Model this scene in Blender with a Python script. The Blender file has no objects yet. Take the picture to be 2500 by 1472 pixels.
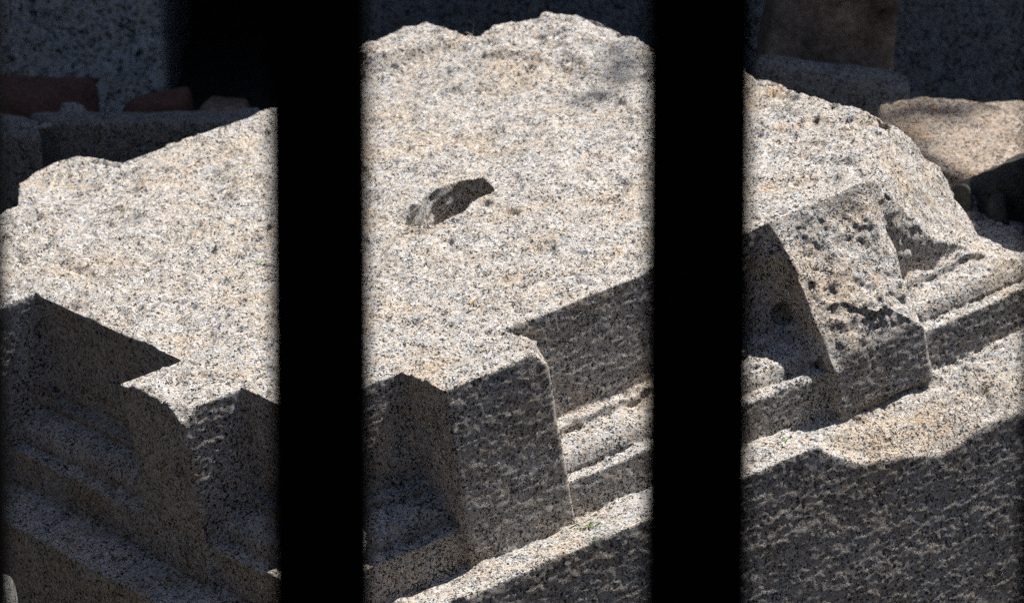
import bpy, math, os
import numpy as np
from mathutils import Matrix, Vector
VOX = 4.0            # block grid step, in block units (1/1800 m)
rng = np.random.default_rng(7)
C = bpy.context.scene.collection
sc = bpy.context.scene

# ------------------------------------------------------------------ camera
PITCH = math.radians(17.0); CAMZ = 2.57; FPX = 12883.35
cam_d = bpy.data.cameras.new('camera'); cam = bpy.data.objects.new('camera', cam_d); C.objects.link(cam)
cam.location = (0, 0, CAMZ); cam.rotation_euler = (math.pi/2-PITCH, 0, 0)
cam_d.sensor_fit = 'HORIZONTAL'; cam_d.sensor_width = 36; cam_d.lens = FPX/2500*36
cam_d.clip_start = .05; cam_d.clip_end = 500
cam_d.dof.use_dof = True; cam_d.dof.focus_distance = 6.12; cam_d.dof.aperture_fstop = 10.5
sc.camera = cam
sp, cp = math.sin(PITCH), math.cos(PITCH)
CW = np.array([[1,0,0],[0,sp,-cp],[0,cp,sp]], float)      # columns: right, up, back
def ray(px, py): return CW @ np.array([(px-1250)/FPX, -(py-736)/FPX, -1.0])
def at_depth(px, py, d): return ray(px, py)*d + np.array([0,0,CAMZ])
def at_y(px, py, y):
    r = ray(px, py); return r*(y/r[1]) + np.array([0,0,CAMZ])

# ------------------------------------------------------------------ block pose (u along the right face, v out of it, w down)
S = 1/1800.
R = np.array([[ 0.81185316,  0.56414114,  0.15046333],[ 0.32619019, -0.22450859, -0.91825696],[-0.48424622,  0.79456948, -0.36628532]])
T = np.array([(726.28-1250)/FPX*6, -(1005.2-736)/FPX*6, -6.0])
RW = CW @ R; TW = CW @ T + np.array([0,0,CAMZ])
M = Matrix(((RW[0,0],-RW[0,1],-RW[0,2],TW[0]),(RW[1,0],-RW[1,1],-RW[1,2],TW[1]),(RW[2,0],-RW[2,1],-RW[2,2],TW[2]),(0,0,0,1)))
def block_pt(u, v, w): return RW @ (np.array([u,v,w],float)*S) + TW

# ------------------------------------------------------------------ light
sun_dir = RW @ np.array([.70, .016, -1.0]); sun_dir /= np.linalg.norm(sun_dir)
sd = bpy.data.lights.new('sun', 'SUN'); sd.energy = 5.0; sd.angle = math.radians(.53); sd.color = (1, .972, .925)
so = bpy.data.objects.new('sun', sd); C.objects.link(so)
so.rotation_euler = Vector(sun_dir).to_track_quat('Z', 'Y').to_euler(); so.location = (3, 3, 9)
W = bpy.data.worlds.new('World'); sc.world = W; W.use_nodes = True
nt = W.node_tree; bg = nt.nodes['Background']; sk = nt.nodes.new('ShaderNodeTexSky')
sk.sky_type = 'NISHITA'; sk.sun_disc = False; sk.sun_elevation = math.asin(sun_dir[2]); sk.sun_rotation = math.atan2(sun_dir[0], sun_dir[1])
nt.links.new(sk.outputs[0], bg.inputs[0]); bg.inputs[1].default_value = .078
vs = sc.view_settings; vs.view_transform = 'Standard'; vs.look = 'None'; vs.exposure = .82; vs.gamma = 1
sc.cycles.use_denoising = False

# ------------------------------------------------------------------ helpers
def tag(o, label=None, cat=None, group=None, kind=None):
    for k, v in (('label',label),('category',cat),('group',group),('kind',kind)):
        if v: o[k] = v
    return o
def mk(name, V, F, mat, parent=None, smooth=False, normals=None):
    me = bpy.data.meshes.new(name)
    V = np.asarray(V, np.float32); F = np.asarray(F, np.int32)
    k = F.shape[1]
    me.vertices.add(len(V)); me.vertices.foreach_set('co', V.ravel())
    me.loops.add(F.size); me.loops.foreach_set('vertex_index', F.ravel())
    me.polygons.add(len(F)); me.polygons.foreach_set('loop_start', np.arange(0, F.size, k, dtype=np.int32))
    me.update(calc_edges=True); me.validate()
    if smooth or normals is not None: me.polygons.foreach_set('use_smooth', np.ones(len(me.polygons), bool))
    if normals is not None: me.normals_split_custom_set_from_vertices(normals.tolist())
    me.materials.append(mat)
    o = bpy.data.objects.new(name, me); C.objects.link(o)
    if parent: o.parent = parent
    return o
def _h(x, y, z, seed):
    h = (x.astype(np.uint32)*np.uint32(374761393)+y.astype(np.uint32)*np.uint32(668265263)+z.astype(np.uint32)*np.uint32(2147483647)+np.uint32(seed*974711+13))
    h = (h ^ (h >> np.uint32(13)))*np.uint32(1274126177); h ^= (h >> np.uint32(16)); h = h*np.uint32(2246822519); h ^= (h >> np.uint32(15))
    return (h & np.uint32(0xffffff)).astype(np.float32)/np.float32(0x7fffff)-1
def noise(P, sx, sy=None, sz=None, seed=0):
    sy = sx if sy is None else sy; sz = sx if sz is None else sz
    q = [P[:,0]/sx+1000.3, P[:,1]/sy+1000.7, P[:,2]/sz+1000.1]
    i = [np.floor(a).astype(np.int64) for a in q]; f = [(a-b).astype(np.float32) for a, b in zip(q, i)]
    f = [t*t*(3-2*t) for t in f]; r = 0
    for a in (0,1):
        for b in (0,1):
            for c in (0,1):
                r = r + _h(i[0]+a, i[1]+b, i[2]+c, seed)*(f[0] if a else 1-f[0])*(f[1] if b else 1-f[1])*(f[2] if c else 1-f[2])
    return r
def S01(x): x = np.clip(x, 0, 1); return x*x*(3-2*x)

# ------------------------------------------------------------------ materials
class NT:
    def __init__(s, name):
        s.m = bpy.data.materials.new(name); s.m.use_nodes = True; s.t = s.m.node_tree; s.b = s.t.nodes['Principled BSDF']
        s.co = s.t.nodes.new('ShaderNodeTexCoord').outputs['Object']
    def n(s, kind, ins=None, **kw):
        x = s.t.nodes.new(kind)
        for k, v in kw.items(): setattr(x, k, v)
        for k, v in (ins or {}).items():
            if hasattr(v, 'is_linked') or isinstance(v, bpy.types.NodeSocket): s.t.links.new(v, x.inputs[k])
            else: x.inputs[k].default_value = v
        return x
    def noise(s, scale, detail=3, rough=.6, vec=None): return s.n('ShaderNodeTexNoise', {'Vector': vec or s.co, 'Scale': scale, 'Detail': detail, 'Roughness': rough}).outputs[0]
    def math(s, op, a, b=0, c=None):
        d = {0: a, 1: b}
        if c is not None: d[2] = c
        return s.n('ShaderNodeMath', d, operation=op).outputs[0]
    def ramp(s, f, stops, interp='LINEAR'):
        x = s.n('ShaderNodeValToRGB', {'Fac': f}); cr = x.color_ramp; cr.interpolation = interp
        while len(cr.elements) < len(stops): cr.elements.new(.5)
        for e, (p, c) in zip(cr.elements, stops):
            e.position = p; e.color = (*c, 1) if len(c) == 3 else c
        return x.outputs[0]
    def mix(s, f, a, b, mode='MIX'):
        return s.n('ShaderNodeMix', {0: f, 6: a if isinstance(a, bpy.types.NodeSocket) else (*a, 1), 7: b if isinstance(b, bpy.types.NodeSocket) else (*b, 1)}, data_type='RGBA', blend_type=mode).outputs[2]

def granite(name, gain=1.0, warm=1.0, fine=1.0, bump=1.0, stain=1.0, dark=(.024,.024,.026)):
    g = NT(name)
    def col(r, gg, b): return (r*gain, gg*gain/warm**.5, b*gain/warm)
    # warp the coordinates so that crystals have ragged outlines
    wn = g.n('ShaderNodeTexNoise', {'Vector': g.co, 'Scale': 300*fine, 'Detail': 2.0}).outputs[1]
    off = g.n('ShaderNodeVectorMath', {0: wn, 1: (.5,.5,.5)}, operation='SUBTRACT').outputs[0]
    off = g.n('ShaderNodeVectorMath', {0: off, 'Scale': .0068/fine}, operation='SCALE').outputs[0]
    vec = g.n('ShaderNodeVectorMath', {0: g.co, 1: off}, operation='ADD').outputs[0]
    v1 = g.n('ShaderNodeTexVoronoi', {'Vector': vec, 'Scale': 285*fine}); c1 = g.n('ShaderNodeSeparateColor', {0: v1.outputs['Color']})
    v2 = g.n('ShaderNodeTexVoronoi', {'Vector': vec, 'Scale': 470*fine}); c2 = g.n('ShaderNodeSeparateColor', {0: v2.outputs['Color']})
    base = g.ramp(c1.outputs[0], [(0, col(.72,.69,.66)), (.16, col(.66,.595,.515)), (.38, col(.56,.487,.405)), (.52, col(.60,.60,.60)),
                                  (.66, col(.43,.43,.43)), (.80, col(.60,.515,.425)), (.90, col(.30,.30,.31)), (.96, col(.80,.78,.74))], 'CONSTANT')
    # stains: warm and grey fields
    big = g.noise(9, 4, .62); mid = g.noise(34, 3, .6)
    warmf = g.math('MULTIPLY', g.ramp(big, [(.47,(0,0,0)),(.66,(1,1,1))]), .46*stain)
    base = g.mix(warmf, base, g.mix(1.0, base, (1.0,.80,.56), 'MULTIPLY'))
    greyf = g.math('MULTIPLY', g.ramp(g.noise(15, 5, .7), [(.53,(0,0,0)),(.70,(1,1,1))]), .55*stain)
    base = g.mix(greyf, base, g.mix(1.0, base, (.62,.64,.64), 'MULTIPLY'))
    rust = g.math('MULTIPLY', g.ramp(g.noise(17, 6, .72), [(.59,(0,0,0)),(.72,(1,1,1))]), .6*stain)
    base = g.mix(rust, base, g.mix(1.0, base, (.95,.62,.34), 'MULTIPLY'))
    # black mica, clustered
    clus = g.noise(42, 5, .75)
    thr = g.math('MULTIPLY_ADD', clus, 1.0, -.30)
    isd = g.math('LESS_THAN', c2.outputs[1], thr)
    base = g.mix(g.math('MULTIPLY', isd, .98), base, dark)
    fl = g.math('GREATER_THAN', g.math('ADD', g.noise(430*fine, 2, .55), g.math('MULTIPLY', clus, .18)), .725)
    base = g.mix(g.math('MULTIPLY', fl, .85), base, dark)
    fine_n = g.noise(900*fine, 2, .5)
    base = g.mix(1.0, base, g.ramp(fine_n, [(.3,(.72,.72,.73)),(.7,(1.14,1.12,1.1))]), 'MULTIPLY')
    g.t.links.new(base, g.b.inputs['Base Color'])
    g.t.links.new(g.ramp(c1.outputs[2], [(0,(.75,)*3),(.93,(.62,)*3),(.97,(.28,)*3)]), g.b.inputs['Roughness'])
    g.b.inputs['Specular IOR Level'].default_value = .35
    h = g.math('ADD', g.math('MULTIPLY', g.noise(480, 4, .7), 2.3), g.math('MULTIPLY', c1.outputs[1], .35))
    h = g.math('ADD', h, g.math('MULTIPLY', g.noise(190, 3, .65), .8))
    bp = g.n('ShaderNodeBump', {'Strength': .9*bump, 'Distance': .0027, 'Height': h})
    g.t.links.new(bp.outputs[0], g.b.inputs['Normal'])
    return g.m
def rough_mat(name, a, b, scale, bump=.6, dist=.01, rough=.9):
    g = NT(name); g.b.inputs['Specular IOR Level'].default_value = .3
    f = g.noise(scale, 6, .65); c = g.ramp(f, [(.3, a), (.7, b)])
    c = g.mix(1.0, c, g.ramp(g.noise(scale*9, 4, .6), [(.3,(.55,.55,.55)),(.7,(1.25,1.25,1.25))]), 'MULTIPLY')
    g.t.links.new(c, g.b.inputs['Base Color']); g.b.inputs['Roughness'].default_value = rough
    bp = g.n('ShaderNodeBump', {'Strength': bump, 'Distance': dist, 'Height': g.noise(scale*3, 8, .6)})
    g.t.links.new(bp.outputs[0], g.b.inputs['Normal'])
    return g.m
G_MAIN = granite('carved_granite', gain=1.1)
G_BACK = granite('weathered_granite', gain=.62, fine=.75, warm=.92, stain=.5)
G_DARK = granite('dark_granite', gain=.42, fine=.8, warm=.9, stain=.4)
M_RED = rough_mat('red_sandstone', (.06,.028,.022), (.13,.062,.048), 14)
M_BROWN = rough_mat('brown_lichened_rock', (.028,.022,.018), (.34,.25,.19), 13, bump=1)
M_TAN = granite('tan_granite', gain=.84, warm=1.32, fine=.8, stain=1.6)
M_DRY = rough_mat('dark_rubble_masonry', (.02,.018,.016), (.07,.06,.05), 6, bump=1)
M_PLASTER = rough_mat('brown_plaster', (.16,.12,.085), (.20,.15,.11), 2, bump=.3)
M_MOSS = rough_mat('mossy_stone', (.028,.034,.020), (.10,.095,.09), 18, bump=1, dist=.03)
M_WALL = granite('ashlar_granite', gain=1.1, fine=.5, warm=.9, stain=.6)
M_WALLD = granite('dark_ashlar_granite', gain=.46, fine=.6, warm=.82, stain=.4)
M_SOIL = rough_mat('gravelly_soil', (.03,.027,.023), (.095,.082,.066), 20, bump=1, dist=.02)
M_GRASS = rough_mat('fresh_grass', (.10,.20,.04), (.22,.34,.08), 60, bump=.1, rough=.6)
M_STRAW = rough_mat('dry_grass', (.42,.36,.22), (.60,.54,.36), 60, bump=.1, rough=.6)
M_LEAF = rough_mat('dry_leaf', (.22,.12,.05), (.38,.24,.10), 60, bump=.3, rough=.6)
M_IRON = rough_mat('black_painted_iron', (.0012,.0012,.0014), (.0022,.0022,.0024), 30, bump=.25, dist=.002, rough=.9)
M_IRON.node_tree.nodes['Principled BSDF'].inputs['Specular IOR Level'].default_value = .04

# ------------------------------------------------------------------ the carved block: signed distance field
MP, MR_ = 151., 161.
WEAR = [0.]
def corner(a, b, r=5.):      # intersection of two half spaces with a worn arris
    r = r+WEAR[0]*min(1, r/5.)**2
    a = a+r; b = b+r
    return np.minimum(np.maximum(a, b), 0)+np.sqrt(np.maximum(a,0)**2+np.maximum(b,0)**2)-r
def box(u, v, w, lo, hi, r=6.):
    r = r+WEAR[0]
    q = [np.abs(x-(l+h)/2)-(h-l)/2+r for x, l, h in zip((u,v,w), lo, hi)]
    return np.minimum(np.maximum(np.maximum(q[0],q[1]),q[2]),0)+np.sqrt(sum(np.maximum(t,0)**2 for t in q))-r
TOP = np.array([(-400,-1640),(207,-1612),(261,-1623),(330,-1745),(400,-1792),(470,-1806),(520,-1790),(545,-1728),(560,-1645),(1180,-1645),(1215,-1690),
                (1290,-1700),(1380,-1706),(1470,-1694),(1478,-1560),(1500,-1512),(1583,-1519),(1660,-1470),(1700,-1440),(1742,-1370),(1790,-1255),
                (1815,-1050),(1799,-851),(1777,-735),(1772,-560),(1776,-515),(1800,-508),(1820,-485),(1812,-410),(1790,-330),(1765,-246),(2600,-246),(2600,400),(-400,400)], float)
def poly_sd(x, y, P):
    d = np.full(x.shape, 1e12, np.float32); ins = np.zeros(x.shape, bool)
    for i in range(len(P)):
        a = P[i]; b = P[(i+1) % len(P)]; e = b-a
        wx = x-a[0]; wy = y-a[1]; t = np.clip((wx*e[0]+wy*e[1])/(e@e), 0, 1)
        d = np.minimum(d, (wx-e[0]*t)**2+(wy-e[1]*t)**2)
        c = ((a[1] > y) != (b[1] > y)) & (x < e[0]*(y-a[1])/(e[1] if e[1] else 1e-9)+a[0])
        ins ^= c
    d = np.sqrt(d); return np.where(ins, -d, d)
DENTS = [(777,-500,30,16),(1082,-317,46,16),(1411,-121,40,18),(860,-460,34,10),(689,-183,30,9),(619,-1352,46,14),(633,-1270,40,12),(545,-160,42,8),(503,-67,16,12),
         (282,-50,34,9),(822,-187,40,7),(1046,-926,60,12),(249,-1034,50,8),(426,-1110,40,8),(319,-1097,36,7),(186,-1127,40,7),(1102,-438,40,12),(406,-781,34,11),
         (1392,-1558,60,12),(1547,-357,50,12),(1330,-1273,60,14),(1598,-1382,80,20),(1636,-1163,60,16),(980,-520,50,9),(1200,-700,70,10),(1250,-950,80,14),(560,-900,60,6),(1350,-620,60,10)]
def plane3(a, b, c):
    a, b, c = map(np.array, (a,b,c)); n = np.cross(b-a, c-a).astype(float); n /= np.linalg.norm(n); return n, n@a
def Hraise(u, v):
    return 60*S01((-v-1120)/330)*S01((u-1190)/(85+300*S01((v+1640)/110)))-10*S01((-v-900)/200)*S01((u-1000)/150)
PR = plane3((1484,24,0), (1762,-240,0), (1756,-80,218))
if PR[0][2] > 0: PR = (-PR[0], -PR[1])
WE_U = [1040,1085,1104,1140,1190,1300,1408,1527,1644,1800,2400]; WE_W = [395,404,428,455,490,515,553,529,532,545,560]
def sdf(u, v, w):
    ft = np.float32
    WEAR[0] = np.maximum(2.6*np.sin(u/29.+2*np.sin(w/41.))*np.sin(v/23.+w/31.)+2.0*np.sin(u/11.+v/9.+w/13.)+3*np.sin(u/67.+v/53.-w/61.)**3, -2.)
    o = np.maximum(v, -u)
    top = -(w+Hraise(u, v))                      # above the top
    d = corner(o, top, 4)
    d = np.minimum(d, corner(o-32, 245-w, 3))
    q = np.maximum(o-28,0); p = np.maximum(335-w,0)
    ov = np.minimum(np.maximum(o-28,335-w),0)+np.cbrt(q*q*q+p*p*p)-73
    d = np.minimum(d, ov)
    d = np.minimum(d, corner(o-137, 319-w, 5))
    wl = 406.
    we = np.interp(u, WE_U, WE_W)
    cut = wl+(we-wl)*np.clip((v-120)/143., 0, 1.6)**1.25
    d = np.minimum(d, corner(o-263, np.where(u > 1040, np.maximum(wl, cut), wl)-w, 6))
    # modillions
    m = box(u, v, w, (255,-200,0), (518,MR_,425), 6)
    ch = ((u-518)*.62+(v-MR_)*.60-w*.50+24); m = np.maximum(m, ch)
    d = np.minimum(d, m)
    m = box(u, v, w, (-MP,-465,0), (150,-223,425), 6)
    ch = (-(u+MP)*.50+(v+223)*.52-w*.69+26); m = np.maximum(m, ch)
    d = np.minimum(d, m)
    d = np.minimum(d, box(u, v, w, (-MP,-1355,0), (150,-1088,425), 6))
    m = box(u, v, w, (1227,-200,0), (1540,MR_,425), 6)
    mu = box(u, v, w, (1227,-200,0), (1500,136,425), 10)
    def pl2(v0,w0,v1,w1):                        # cut plane seen edge-on in (v, w)
        nx, ny = (w1-w0), -(v1-v0); L = math.hypot(nx, ny); return ((v-v0)*nx+(w-w0)*ny)/L
    sh = np.clip((u-1240)*.28, 0, 40)*S01((w-150)/80.)+5*np.sin(u/17.)*np.sin(w/23.)
    m = np.maximum(m, pl2(-2,8,97,159)-sh); m = np.maximum(m, pl2(88,148,152,292)-sh)
    mu = np.maximum(np.maximum(np.maximum(mu, pl2(-2,8,97,159)-5*np.sin(u/19.)-4*np.sin(u/41.+w/33.)), pl2(88,148,152,292)), .75*(u-1460)+.6*(v-120)-.28*(w-200))
    m = np.maximum(m, .60*(u-1398)+.52*(v-MR_)-.61*(w-221)); m = np.maximum(m, ((u-1483)+(v-MR_)*.35)*.94)
    mu = np.maximum(mu, w-285)+7*np.sin(u/31.+w/23.)*np.sin(w/37.-v/29.)
    hh = np.clip(.5+.5*(mu-d)/44., 0, 1); d = mu*(1-hh)+d*hh-44.*hh*(1-hh)
    d = np.minimum(d, m)
    # outline of the top
    pd = poly_sd(u, v, TOP)
    low = np.maximum(np.maximum(u-2350, -1900-v), np.maximum(-420-u, v-400))
    k = S01((w-150)/120)
    pd2 = pd*(1-k)+np.minimum(pd, low)*k
    d = corner(d, np.where(v > -1000, np.where(u < 1500, np.minimum(pd2, d), pd2), pd2), 8)
    # broken upper right: everything outside the scarp and above the sloping shelf
    sc1 = u*PR[0][0]+v*PR[0][1]+w*PR[0][2]-PR[1]
    e1 = (u-np.minimum(1768+.67*w, 1884))*.85
    scarp = np.maximum(-sc1, -e1) ; scarp = -np.maximum(sc1, e1)      # negative outside
    ws = np.interp(u, [1470,1506,1574,1650,1730,1894,2100,2400], [0,30,111,190,234,331,420,560])
    shelf = (w-ws-np.interp(u, [1780,1860], [.45,.12])*np.clip(v, -170, 0))*.78                   # negative above the shelf
    rem = np.maximum(np.maximum(scarp, shelf), -(u-1470))
    rr = np.maximum(-rem+6,0)
    d = np.maximum(d, -rem)
    # socket cut in the top
    ramp = np.clip((u-742)/120., 0.02, 1)**.8
    eu, ev = (u-870)/(136.+5*np.sin(v/13.)), (v+.30*(u-746)+698+7*np.sin(u/23.))/(74.+4*np.sin(u/15.))
    hole = ((np.abs(eu)**2.6+np.abs(ev)**2.6)**.385-1)*62+2.5*np.sin(u/14.+w/11.)*np.sin(v/12.-w/9.)
    hole = np.maximum(hole, w-105*ramp)
    d = np.maximum(d, -hole)
    for du, dv, r, dep in DENTS:
        rr2 = ((u-du)/r)**2+((v-dv)/(r*.75))**2
        nearp = (rr2 < 1) & (w < 60)
        d = np.where(nearp, d+dep*(1-rr2)**2*.9, d)
    # round dimple by the right modillion, missing moulding ends
    s = np.sqrt((u-1222)**2+(v-6)**2+(w-215)**2)-26; d = np.maximum(d, -s)
    return np.maximum(d, w-1260).astype(ft)

def surface_nets(f, lo, hi, h, B=8):
    n = [int(math.ceil((b-a)/(h*B))) for a, b in zip(lo, hi)]
    bs = h*B
    gx, gy, gz = np.meshgrid(*[np.arange(k) for k in n], indexing='ij')
    bi = np.stack([gx.ravel(), gy.ravel(), gz.ravel()], 1)
    cen = np.array(lo)+(bi+.5)*bs
    dv = np.concatenate([f(*c.T) for c in np.array_split(cen.astype(np.float32), max(1, len(cen)//200000))])
    bi = bi[np.abs(dv) < bs*1.15]
    off = np.stack(np.meshgrid(*[np.arange(B+1)]*3, indexing='ij'), -1).reshape(-1, 3)
    N = np.array([k*B+2 for k in n], np.int64)
    VK, VP, Q = [], [], []
    for ch in np.array_split(bi, max(1, len(bi)//600)):
        g = ch[:,None,:]*B+off[None]
        P = (np.array(lo)+g*h).astype(np.float32)
        D = f(P[...,0].ravel(), P[...,1].ravel(), P[...,2].ravel()).reshape(len(ch), B+1, B+1, B+1)
        I = D < 0
        acc = np.zeros((len(ch),B,B,B,3), np.float32); cnt = np.zeros((len(ch),B,B,B), np.float32)
        def sl(a, o): return a[:, o[0]:o[0]+B, o[1]:o[1]+B, o[2]:o[2]+B]
        for ax in range(3):
            for p in (0,1):
                for q in (0,1):
                    o0 = [0,0,0]; o0[(ax+1)%3] = p; o0[(ax+2)%3] = q; o1 = list(o0); o1[ax] = 1
                    a, b = sl(D,o0), sl(D,o1); c = sl(I,o0) != sl(I,o1)
                    t = np.where(c, a/np.where(c, a-b, 1), 0)
                    e = np.zeros(a.shape+(3,), np.float32); e[...,ax] = t; e[...,(ax+1)%3] = p; e[...,(ax+2)%3] = q
                    acc += np.where(c[...,None], e, 0); cnt += c
        m = cnt > 0; idx = np.argwhere(m)
        cell = ch[idx[:,0]]*B+idx[:,1:]
        pos = np.array(lo)+(cell+acc[m]/cnt[m][:,None])*h
        key = (cell[:,0]*N[1]+cell[:,1])*N[2]+cell[:,2]
        VK.append(key); VP.append(pos.astype(np.float32))
        for ax in range(3):
            o0 = [0,0,0]; o1 = [0,0,0]; o1[ax] = 1
            a, b = sl(I,o0), sl(I,o1); c = a != b; ii = np.argwhere(c)
            if not len(ii): continue
            cell = (ch[ii[:,0]]*B+ii[:,1:]).astype(np.int64); flip = a[c]
            ks = []
            for p, q in ((0,0),(1,0),(1,1),(0,1)):
                cc = cell.copy(); cc[:,(ax+1)%3] -= p; cc[:,(ax+2)%3] -= q
                ks.append((cc[:,0]*N[1]+cc[:,1])*N[2]+cc[:,2])
            ks = np.stack(ks, 1); ks[flip] = ks[flip][:, ::-1]
            Q.append(ks)
    K = np.concatenate(VK); P = np.concatenate(VP); Q = np.concatenate(Q)
    o = np.argsort(K); K = K[o]; P = P[o]
    j = np.searchsorted(K, Q); j = np.clip(j, 0, len(K)-1)
    ok = (K[j] == Q).all(1)
    return P, j[ok]
def vnormals(P, Q):
    a, b, c, d = (P[Q[:,i]] for i in range(4)); n = np.cross(c-a, d-b)
    out = np.stack([sum(np.bincount(Q[:,i], n[:,k], len(P)) for i in range(4)) for k in range(3)], 1)
    return (out/np.maximum(np.linalg.norm(out, axis=1, keepdims=True), 1e-9)).astype(np.float32)

P, Q = surface_nets(sdf, (-440,-1930,-110), (2380,310,1290), VOX)
if True:   # outward orientation check
    N0 = vnormals(P, Q); t = (P[:,2] < 5) & (P[:,2] > -5)
    if N0[t][:,2].mean() > 0: Q = Q[:, ::-1]; N0 = -N0
P0 = P.copy()
topness = S01((-N0[:,2]-.55)/.3); rface = S01((N0[:,1]-.55)/.3); lface = S01((-N0[:,0]-.55)/.3)
brok = S01((P[:,0]-1480)/60)*S01((260-P[:,2])/60)                      # broken surfaces are rougher
amod = S01((P[:,0]-1235)/20)*S01((1480-P[:,0])/20)*S01((P[:,1]-8)/20)*S01((300-P[:,2])/60)
rgh = np.maximum(brok, amod)
d = (4.2*noise(P,150,seed=1)+2.2*noise(P,60,seed=2))*(1-.8*rface)
d += topness*(8*noise(P,110,seed=7)+5.6*noise(P,42,seed=3)+2.8*noise(P,19,seed=4)+1.4*noise(P,10,seed=14))
pit = noise(P,26,seed=21); d -= topness*np.maximum(pit-.42,0)*16; pit = noise(P,50,15,30,seed=23); d -= topness*np.maximum(pit-.44,0)*20
d += rface*(.2*noise(P,60,16,10,seed=5)+.5*noise(P,30,8,7,seed=6)+.65*noise(P,10,7,6.5,seed=26)+.4*noise(P,85,seed=18))
d += lface*(.8*noise(P,20,seed=8)+.4*noise(P,9,seed=16))
d += (rgh-.6*amod)*(7*noise(P,52,seed=9)+5*noise(P,26,seed=10)+2.5*noise(P,13,seed=17))+amod*(6*noise(P,80,seed=19)+4*noise(P,34,seed=24)+2.6*noise(P,17,seed=22)+2.6*noise(P,10,seed=25))
d += (1-.85*rface)*1.0*noise(P,14,seed=11)
# flaked patches: low ragged scarps left where chips have come away
rag = .22*noise(P,24,seed=33)+.12*noise(P,11,seed=34)
d -= topness*(5.0*S01((noise(P,120,70,90,seed=31)+rag-.10)/.07)+3.6*S01((noise(P,62,44,50,seed=32)+rag-.28)/.07))
d -= (.8*amod+.5*brok)*(7*S01((noise(P,110,80,90,seed=35)+rag)/.22)+3*S01((noise(P,50,seed=36)+rag-.15)/.25))
P = P+N0*d[:,None]
NN = vnormals(P, Q)
OUT = np.stack([P[:,0],-P[:,1],-P[:,2]],1)*S; NO = np.stack([NN[:,0],-NN[:,1],-NN[:,2]],1)
root = bpy.data.objects.new('carved_granite_block', None); C.objects.link(root); root.matrix_world = M; root.empty_display_size = .2
tag(root, 'huge pale speckled granite block with stepped mouldings and a socket hole in its sunlit top', 'carved stone')
cq = P0[Q].mean(1); u, v, w = cq.T; o = np.maximum(v, -u); part = np.zeros(len(Q), int)      # 0 body
part[(w > 240) & (w <= 404) & (o > 4)] = 1
part[w > 404] = 2
part[(o > 100) & (w > 396) & (o < 270)] = np.where(w[(o > 100) & (w > 396) & (o < 270)] > 402, 2, 1)
for k, (a, b, c_, e) in enumerate([(249,524,1.5,175),(1221,1494,1.5,175)]):
    part[(u > a) & (u < b) & (v > c_) & (v < e) & (w < 404)] = 3+k
for k, (a, b) in enumerate([(-471,-217),(-1361,-1082)]):
    part[(v > a) & (v < b) & (u < -1.5) & (u > -165) & (w < 404)] = 5+k
hl = (u > 725) & (u < 1030) & (v > -850) & (v < -625) & (w > 7) & (w < 120); part[hl] = 7
names = ['body','moulding','plinth','modillion','modillion','modillion','modillion','socket']
plab = {3:'straight square modillion with crisp tooled front',4:'broken modillion with its face sheared off',5:'corner modillion with a chipped front arris',7:'rough rectangular socket cut into the top'}
for k, nm in enumerate(names):
    sel = Q[part == k]
    if not len(sel): continue
    uq, inv = np.unique(sel, return_inverse=True)
    ob = mk(nm, OUT[uq], inv.reshape(-1, 4), G_MAIN, root, normals=NO[uq])
    if k in plab: ob['label'] = plab[k]
print('block verts', len(P), 'quads', len(Q))

# ------------------------------------------------------------------ loose stones
def gz(x, y):
    # bank behind the block, and the mound the raised right end of the block rests on
    return np.maximum(.40*S01((y-5.9)/1.1), np.clip(.035+.215*x, 0, .27)*S01((y-5.3)/.5)*S01((1.9-x)/.5))
_ico = {}
def ico(n):
    if n not in _ico:
        import bmesh
        bm = bmesh.new(); bmesh.ops.create_icosphere(bm, subdivisions=n, radius=1)
        V = np.array([q.co[:] for q in bm.verts]); F = np.array([[q.index for q in f.verts] for f in bm.faces]); bm.free(); _ico[n] = (V, F)
    return _ico[n]
def rock_mesh(h, seed, cuts=6, p=18, amp=.03, sub=6, cutmin=.75, rot=0, tilt=(0,0), box_=True):
    r_ = np.random.default_rng(seed); D, F = ico(sub); h = np.array(h, float)
    ns, ds = [], []
    if box_:
        for i in range(3):
            for s_ in (-1,1):
                n = r_.normal(0,.05,3); n[i] = s_; n /= np.linalg.norm(n); ns.append(n); ds.append(1.)
    else:
        cuts += 8
        for i in range(3):
            for s_ in (-1,1): n = np.zeros(3); n[i] = s_; ns.append(n); ds.append(1.)
    for _ in range(cuts):
        n = r_.normal(0,1,3); n /= np.linalg.norm(n); ns.append(n); ds.append((1.25 if box_ else 1.15)*r_.uniform(cutmin, 1.1))
    a = np.maximum(D @ np.array(ns).T/np.array(ds), 1e-4)
    r = (a**p).sum(1)**(-1./p)
    V = D*r[:,None]*h; s0 = h.min()
    dn = noise(V, s0*.9, seed=seed)*.5+noise(V, s0*.4, seed=seed+1)*.3+noise(V, s0*.17, seed=seed+2)*.16+noise(V, s0*.08, seed=seed+3)*.08
    V = V*(1+amp*dn[:,None]*s0/np.maximum(np.linalg.norm(V,axis=1,keepdims=True),s0*.5)*2.2)
    E = Matrix.Rotation(rot,3,'Z') @ Matrix.Rotation(tilt[0],3,'X') @ Matrix.Rotation(tilt[1],3,'Y')
    return V @ np.array(E).T, F
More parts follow.
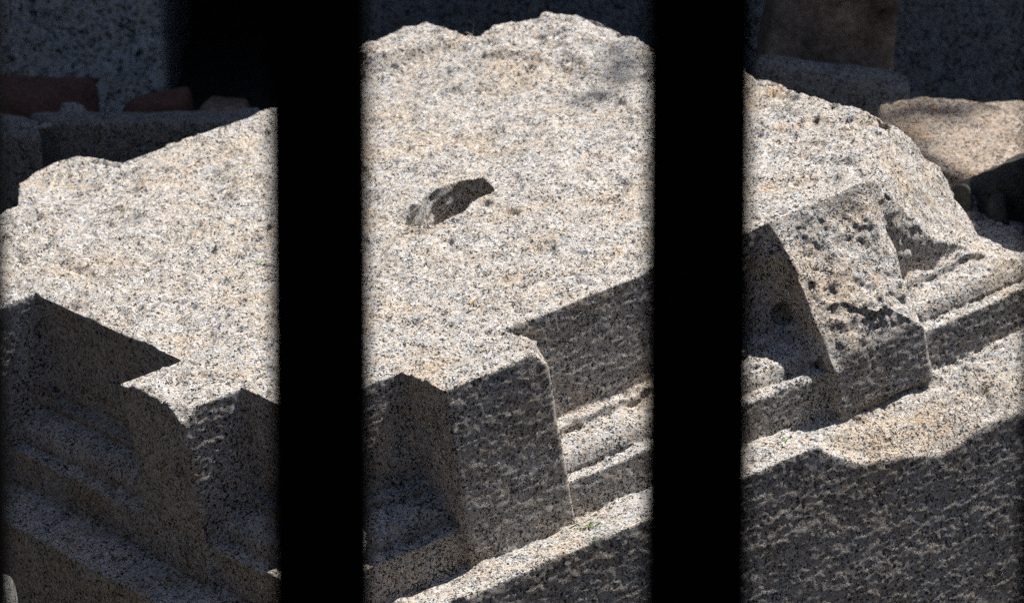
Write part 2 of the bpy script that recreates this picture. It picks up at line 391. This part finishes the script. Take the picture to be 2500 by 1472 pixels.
def stone(name, label, cat, px0, px1, py, depth, thick, mat, bottom=None, seed=1, group=None, **kw):
    """a stone whose outline spans photo columns px0..px1 and whose crest is at row py, 'depth' metres from the lens"""
    a = at_depth(px0, py, depth+.75*thick); b = at_depth(px1, py, depth+.75*thick); top = a[2]
    a = at_depth(px0, py, depth+.3*thick); b = at_depth(px1, py, depth+.3*thick)
    cx = (a[0]+b[0])/2; y = at_depth(px0, py, depth)[1]+thick/2
    bot = (gz(cx, y)-.03) if bottom is None else bottom
    V, F = rock_mesh(((b[0]-a[0])/2, thick/2, (top-bot)/2), seed, **kw)
    o = mk(name, V, F, mat, smooth=True); o.location = (cx, y, (top+bot)/2)
    return tag(o, label, cat, group)

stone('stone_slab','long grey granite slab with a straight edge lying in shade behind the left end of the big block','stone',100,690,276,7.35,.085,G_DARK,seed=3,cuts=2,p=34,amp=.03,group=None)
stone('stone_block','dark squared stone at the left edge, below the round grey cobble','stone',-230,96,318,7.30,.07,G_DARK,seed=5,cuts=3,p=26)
stone('cobble','rounded grey cobble under the red sandstone lump','stone',-30,92,264,7.50,.10,G_BACK,seed=8,cuts=8,p=9,sub=5,box_=False)
stone('red_sandstone_rock','large dark red sandstone rock leaning on the grey pier at far left','stone',-140,222,192,7.62,.20,M_RED,seed=11,cuts=7,p=16,cutmin=.7)
stone('cobble','small pale grey cobble beside the right end of the large red rock','stone',140,222,243,7.52,.06,G_BACK,seed=12,cuts=6,p=8,sub=5,box_=False)
stone('red_sandstone_rock','dark maroon rock lying behind the middle of the long grey slab','stone',292,462,216,7.62,.14,M_RED,seed=14,cuts=7,p=14,sub=5,cutmin=.7)
stone('brown_rock','small brownish rock in front of the black doorway, right of the maroon rock','stone',472,612,236,7.6,.13,M_BROWN,seed=18,cuts=6,p=12,sub=5,cutmin=.7)
stone('cobble','grey cobble touching the straight rear edge of the block beside the thin upright stone','stone',540,650,262,7.50,.08,G_BACK,seed=19,cuts=6,p=10,sub=5,box_=False)
stone('upright_stone','thin blue-grey stone standing on end behind the big block beside the left iron bar','stone',650,760,90,7.62,.08,G_DARK,seed=23,cuts=3,p=18,tilt=(0,.2),sub=5)
for k, (a, b, py, dd) in enumerate([(50,80,302,7.30),(76,106,306,7.3),(98,128,300,7.3)]):
    stone('pebble','little pale stone in the row on top of the dark squared stone at left','pebble',a,b,py,dd+.02,.018,G_BACK,bottom=at_depth(a,332,dd)[2],seed=30+k,cuts=5,p=8,sub=4,box_=False,group='little pale stones on the dark squared stone')
# right side
stone('brown_boulder','big dark brown lichened boulder standing in shade behind the right bar','boulder',1862,2186,-190,7.70,.24,M_BROWN,seed=41,cuts=5,p=20,amp=.06,cutmin=.85,tilt=(0,.10))
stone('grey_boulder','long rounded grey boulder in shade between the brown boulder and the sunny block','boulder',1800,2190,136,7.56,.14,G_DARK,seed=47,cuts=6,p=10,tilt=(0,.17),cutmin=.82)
stone('cobble','small grey stone at the right end of the long rounded boulder','stone',2160,2196,250,7.42,.05,G_BACK,seed=50,cuts=6,p=8,sub=5,box_=False)
stone('cobble','small reddish stone at the right tip of the long rounded boulder','stone',2182,2220,262,7.40,.05,M_BROWN,seed=51,cuts=6,p=8,sub=5,box_=False)
stone('tan_boulder','sunlit tan boulder with a pointed crest at the right edge against the dark wall','boulder',2215,2640,262,7.24,.18,M_TAN,seed=64,cuts=16,p=60,amp=.022,cutmin=.66,tilt=(.0,-.22))
stone('tan_boulder','lower sunlit tan boulder wedged in front of the pointed one','boulder',2110,2580,304,6.98,.24,M_TAN,seed=68,cuts=14,p=60,amp=.022,cutmin=.74,tilt=(.1,.10))
stone('mossy_rock','black shaded mossy rock at the right edge under the tan boulders','stone',2376,2680,388,6.90,.15,M_MOSS,seed=71,cuts=9,p=20,amp=.06,tilt=(0,-.12))
stone('mossy_rock','small dark mossy stone between the block and the larger mossy rock','stone',2318,2384,418,6.88,.07,M_MOSS,seed=73,cuts=6,p=9,sub=5,box_=False)
for k, (a, b, py, dd) in enumerate([(2400,2475,468,6.85),(2350,2415,505,6.83),(2462,2580,512,6.78),(2400,2462,548,6.74),(2450,2530,580,6.70),(2335,2395,455,6.9)]):
    L = ['upper right','upper left','right','middle','lowest right','topmost'][k]
    stone('rubble_stone','dim grey rubble stone, %s one of the dark heap right of the block' % L,'stone',a,b,py,dd,.10,G_DARK if k % 2 else M_MOSS,seed=80+k,cuts=7,p=11,sub=5,cutmin=.7,group='rubble stones in the dark heap')
stone('shade_stone','tall grey squared stone added beyond the right edge of the view to shade the rubble','stone',2640,3900,-120,6.62,.36,G_DARK,seed=91,cuts=4,p=26)  # unseen stone added to shade the mossy rock and rubble heap
stone('pale_rock','pale sunlit rock in the bottom left corner at the foot of the block','stone',-160,30,1392,5.86,.14,G_BACK,bottom=-.03,seed=95,cuts=6,p=10)

# ------------------------------------------------------------------ masonry behind, ground
def slab(name, lo, hi, mat, parent=None, n=26, amp=.006, seed=1, chip=.012):
    """a dressed stone: subdivided box with slightly uneven faces"""
    lo = np.array(lo, float); hi = np.array(hi, float); V, F = [], []
    for ax in range(3):
        for s_ in (0,1):
            a = np.linspace(0,1,n); A, B_ = np.meshgrid(a, a, indexing='ij'); p = np.zeros((n*n,3)); p[:,ax] = s_
            p[:,(ax+1)%3] = A.ravel(); p[:,(ax+2)%3] = B_.ravel()
            i = np.arange(n*n).reshape(n,n); q = np.stack([i[:-1,:-1],i[1:,:-1],i[1:,1:],i[:-1,1:]],-1).reshape(-1,4)
            if s_ == 0: q = q[:, ::-1]
            F.append(q+len(V)*n*n); V.append(p)
    V = np.concatenate(V)*(hi-lo)+lo; F = np.concatenate(F)
    for k in range(3): V[:,k] += amp*noise(V,.09,seed=seed+k)+amp*1.5*noise(V,.4,seed=seed+7+k)
    return mk(name, V, F, mat, parent, smooth=False)
YW = 8.0
def X(px, y=YW): return at_y(px, 150, y)[0]
wall = bpy.data.objects.new('stone_wall', None); C.objects.link(wall); wall.location = (0, YW, .4)
tag(wall, 'shaded wall of big grey ashlar blocks with a black doorway, standing behind all the stones', 'wall')
inv = Matrix.Translation((0,-YW,-.4))
def wl(*a, **k):
    o = slab(*a, parent=wall, **k); o.location = (0,-YW,-.4); return o
wl('pier', (X(-1500),YW,.2), (X(395),YW+.7,1.6), M_WALL, seed=2)['label'] = 'pale grey pier left of the doorway'
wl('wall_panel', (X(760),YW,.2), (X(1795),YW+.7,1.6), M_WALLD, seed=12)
wl('pale_block', (X(1800),YW-.04,.2), (X(1960),YW+.7,1.6), M_WALL, seed=22)['label'] = 'pale narrow block beside the brown boulder'
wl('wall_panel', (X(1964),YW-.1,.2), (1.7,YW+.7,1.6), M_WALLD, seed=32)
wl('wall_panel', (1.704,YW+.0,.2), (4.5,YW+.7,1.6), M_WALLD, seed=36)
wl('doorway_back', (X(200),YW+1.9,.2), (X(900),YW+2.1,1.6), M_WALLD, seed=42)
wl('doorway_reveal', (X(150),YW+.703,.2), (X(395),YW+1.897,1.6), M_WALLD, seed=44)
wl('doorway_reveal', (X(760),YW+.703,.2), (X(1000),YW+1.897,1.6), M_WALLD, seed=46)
wl('unseen_upper_wall', (-3.5,YW+.02,1.604), (1.70,YW+2.1,4.76), M_WALLD, seed=52, n=60)  # out of view; height and right end set by the shade it casts

side = slab('shade_wall', (-2.9,1.2,-.1), (-1.9,7.4,2.5), M_DRY, n=50, amp=.01, seed=77); tag(side, 'dark rough stone wall added outside the view at left to block sky light', 'wall')  # added out of view to cut sky light on the left faces
right_shade_wall = slab('shade_wall', (2.3,-2.4,-.1), (2.8,6.1,3.2), M_DRY, n=50, amp=.01, seed=97); tag(right_shade_wall, 'dark rough stone wall added outside the view at right to block sky light', 'wall')  # added out of view to darken the block's front faces
house = bpy.data.objects.new('added_house', None); C.objects.link(house); house.location = (0,-3,0); tag(house, 'brown plastered house added unseen behind the camera to block the front sky', 'added building')  # added behind the camera to hold back the front sky
for nm_, lo_, hi_, m_ in (('wall',(-9,-9,0),(9,-3,5.6),M_PLASTER),('roof',(-9.3,-9.3,5.604),(9.3,-2.6,5.8),M_DRY)):
    o_ = slab(nm_, lo_, hi_, m_, parent=house, n=20, seed=78); o_.location = (0,3,0)
for k_ in range(5):
    o_ = slab('window', (-7.6+3.4*k_,-3.02,1.2), (-6.4+3.4*k_,-2.96,3.2), M_IRON, parent=house, n=4, amp=.001, seed=79); o_.location = (0,3,0)

def terrain():
    xs = np.concatenate([[-300,-80,-20,-6], np.linspace(-2.5,2.5,161), [6,20,80,300]])
    ys = np.concatenate([[-300,-60,-10,0,2,4], np.linspace(4.6,8.2,131), [10,14,40,300]])
    A, B_ = np.meshgrid(xs, ys, indexing='ij'); P_ = np.stack([A.ravel(), B_.ravel(), np.zeros(A.size)],1)
    P_[:,2] = gz(P_[:,0],P_[:,1])+.02*noise(P_,.3,seed=3)+.012*noise(P_,.09,seed=4)+.006*noise(P_,.04,seed=5)
    i = np.arange(A.size).reshape(A.shape); q = np.stack([i[:-1,:-1],i[1:,:-1],i[1:,1:],i[:-1,1:]],-1).reshape(-1,4)
    tag(mk('ground', P_, q, M_SOIL, smooth=True), kind='structure')
terrain()
def gravel():
    r_ = np.random.default_rng(5); D, F = ico(2); VV, FF = [], []; n = 0
    for k in range(1500):
        x, y = r_.uniform(-1.2, 1.5), r_.uniform(6.9, 7.9)
        if k > 700: x, y = r_.uniform(.42, .85), r_.uniform(6.6, 7.2)
        s_ = r_.uniform(.006,.022); V = D*(1+.25*noise(D*1.0,.7,seed=k)[:,None])*s_*r_.uniform(.6,1.2,3)
        VV.append(V+np.array([x,y,gz(x,y)+s_*.3])); FF.append(F+n); n += len(D)
    tag(mk('gravel', np.concatenate(VV), np.concatenate(FF), M_SOIL), 'loose dark gravel strewn over the ground behind the block', 'gravel', kind='stuff')
gravel()

# ------------------------------------------------------------------ plants caught on the block
def blades(name, label, cat, u, v, w, spec, mat):
    """spec: (azimuth in block degrees, length, lift, bend, width)"""
    V, F = [], []
    for az, L, lift, bend, wd in spec:
        a = math.radians(az); dirv = np.array([math.cos(a), math.sin(a), 0]); side = np.array([-math.sin(a), math.cos(a), 0]); n0 = len(V); K = 7
        for i in range(K):
            t = i/(K-1); c = dirv*L*t*math.cos(lift)+np.array([0,0,-1])*(L*math.sin(lift)*t-bend*t*t)+side*.12*L*t*t
            ww = wd*(1-t*.85)
            V += [c-side*ww, c+side*ww, c-np.array([0,0,ww*.9])]
        for i in range(K-1):
            for j in range(3): F.append((n0+3*i+j, n0+3*i+(j+1)%3, n0+3*i+3+(j+1)%3, n0+3*i+3+j))
    V = np.array(V); V = np.stack([V[:,0],-V[:,1],-V[:,2]],1)*S
    o = mk(name, V, F, mat, smooth=True); mm = M.copy(); mm.translation = Vector(block_pt(u, v, w)); o.matrix_world = mm
    return tag(o, label, cat)
blades('grass_tuft','little green grass tuft lying on the sunny ledge to the right of the middle modillion','grass',517,205,403,
       [(20,34,.5,6,2.2),(80,30,.6,8,2),(140,26,.7,8,2),(200,40,.3,4,1.8),(60,56,.35,10,1.6),(-30,30,.5,5,2),(170,24,.9,6,1.8)],M_GRASS)
blades('grass_sprig','single bent green grass blade hanging over the ledge edge below the little tuft','grass',500,232,402,[(95,60,.2,14,1.5),(60,44,.25,10,1.3)],M_GRASS)
blades('dry_grass_blade','long pale straw lying along the ledge beside the middle modillion','grass',470,180,402,[(-12,120,.04,0,1.5)],M_STRAW)
blades('weed','tiny green weed growing on the ledge right of the right iron bar','plant',1046,203,403,[(0,16,.7,3,2.4),(70,15,.8,3,2.4),(140,17,.6,3,2.2),(220,14,.9,3,2.4),(290,15,.6,3,2.2)],M_GRASS)
blades('dry_grass_blade','thin straw lying across the chipped ledge in the lower right','grass',1290,300,423,[(-18,86,.04,0,1.8)],M_STRAW)
blades('grass_sprig','pale thin blade standing up at the rear crest of the block','grass',1474,-1496,-52,[(40,40,1.35,0,1.9),(200,24,.8,6,1.8)],M_STRAW)
blades('dry_grass_blade','short pale straw upright on the block top near its front edge','grass',716,-170,-1,[(60,34,.9,0,1.4)],M_STRAW)
blades('dry_grass_blade','long thin straw on the left part of the block top beside the left bar','grass',640,-1330,-2,[(-8,120,.05,0,1.5)],M_GRASS)
blades('dry_grass_blade','slim straw in the middle of the left part of the block top','grass',340,-1120,-2,[(-20,60,.05,0,1.5)],M_STRAW)
blades('weed','tiny green sprig on the block top next to the left iron bar','plant',400,-790,2,[(0,20,.5,3,2.6),(60,22,.6,3,2.4),(130,18,.7,3,2.6),(200,20,.5,3,2.2),(280,17,.6,3,2.2)],M_GRASS)
blades('weed','small grass sprig in the broken moulding at the right edge','plant',1880,40,352,[(0,24,.9,3,2),(90,30,1.1,3,2),(190,22,.8,3,2)],M_GRASS)
blades('dry_leaf','curled brown dead leaf lying on the block top between the bars','leaf',548,-170,-2,[(-15,30,.1,-5,5)],M_LEAF)

# ------------------------------------------------------------------ unseen tree put in at right so its branch tip dapples the block's rear
def added_tree():
    r_ = np.random.default_rng(3); root = bpy.data.objects.new('added_tree', None); C.objects.link(root); root.location = (4.6,9.3,.35)
    tag(root, 'unseen leafy crown and trunk added behind the wall at right to shade the block, one long branch reaching left', 'added_tree')
    V, F = [], []
    def tube(pts, r0, r1):
        pts = np.array(pts, float); n0 = len(V)
        for i, p in enumerate(pts):
            t = i/(len(pts)-1); d = pts[min(i+1,len(pts)-1)]-pts[max(i-1,0)]; d /= np.linalg.norm(d)
            a = np.cross(d,[.3,.9,.1]); a /= np.linalg.norm(a); b = np.cross(d,a); r = r0+(r1-r0)*t
            for k in range(10): V.append(p+(a*math.cos(k*.6283)+b*math.sin(k*.6283))*r*(1+.08*r_.normal()))
        for i in range(len(pts)-1):
            for k in range(10): F.append((n0+i*10+k, n0+i*10+(k+1)%10, n0+i*10+10+(k+1)%10, n0+i*10+10+k))
    def curve(a, b, sag, n=9):
        a, b = np.array(a,float), np.array(b,float); return [a+(b-a)*t+np.array([0,0,sag])*math.sin(math.pi*t)+r_.normal(0,.02,3)*min(1,4*t*(1-t)) for t in np.linspace(0,1,n)]
    base = np.array([4.6,9.3,.35])
    tube(curve((0,0,-.4),(.1,.1,5.2),0),.17,.09)
    tips = [((-2.43,-1.22,5.10),.25,400)]+[((x,y,z),.75,1500) for x,y,z in ((-.4,-.3,6.0),(.6,.4,6.4),(.3,-.5,5.4),(1.1,.2,5.6),(0,.7,6.8),(.7,-.4,6.6))]
    for c, _, _ in tips: tube(curve((.05,.05,3.9),c,.25),.05,.010)
    o = mk('trunk', V, F, M_BROWN, root, smooth=True); o.location = (0,0,0)
    LV, LF = [], []
    for c, rad, n in tips:
        for _ in range(n):
            p = np.array(c)+np.clip(r_.normal(0,1,3),-1.5,1.5)*rad*np.array([.55,.45,.45]); a = r_.normal(0,1,3); a /= np.linalg.norm(a); b = np.cross(a,r_.normal(0,1,3)); b /= np.linalg.norm(b)
            L = r_.uniform(.03,.05); k = len(LV); LV += [p-a*L, p+b*L*.45, p+a*L, p-b*L*.45]; LF.append((k,k+1,k+2,k+3))
    mk('crown', LV, LF, M_GRASS, root)
added_tree()

# ------------------------------------------------------------------ iron fence close to the lens
FD = 2.6
fence = bpy.data.objects.new('iron_fence', None); C.objects.link(fence)
base = at_depth(1250, 736, FD); lean = math.radians(-7)
fence.location = (0, base[1], 0); tag(fence, 'black iron railing of square upright bars close to the camera', 'fence')
def boxpart(name, cx, cy, z0, z1, sx, sy, bev=.004):
    import bmesh
    bm = bmesh.new(); bmesh.ops.create_cube(bm, size=1)
    for q in bm.verts: q.co.x *= sx; q.co.y *= sy; q.co.z = z0+(q.co.z+.5)*(z1-z0)
    bmesh.ops.bevel(bm, geom=bm.edges[:], offset=bev, segments=3, affect='EDGES')
    me = bpy.data.meshes.new(name); bm.to_mesh(me); bm.free(); me.materials.append(M_IRON)
    o = bpy.data.objects.new(name, me); C.objects.link(o); o.parent = fence; o.location = (cx, cy, 0); return o
zc = base[2]
def xb(px): return (px-1250)/FPX*FD
BW = 240/FPX*FD
for pxc, wd in [(-1078,1),(-112,1),(783,1.0),(1703,1.05),(2625,1),(3550,1)]:
    boxpart('bar', xb(pxc)+ (0), 0, 0, zc+.75, BW*wd, BW*wd)
boxpart('rail', xb(1250), 0, zc+.55, zc+.60, 1.3, BW*1.3)
boxpart('rail', xb(1250), 0, .12, .17, 1.3, BW*1.3)
# lean the railing slightly about the height the lens looks through
fence.matrix_world = Matrix.Translation((0, base[1], zc)) @ Matrix.Rotation(lean, 4, 'X') @ Matrix.Translation((0,0,-zc))
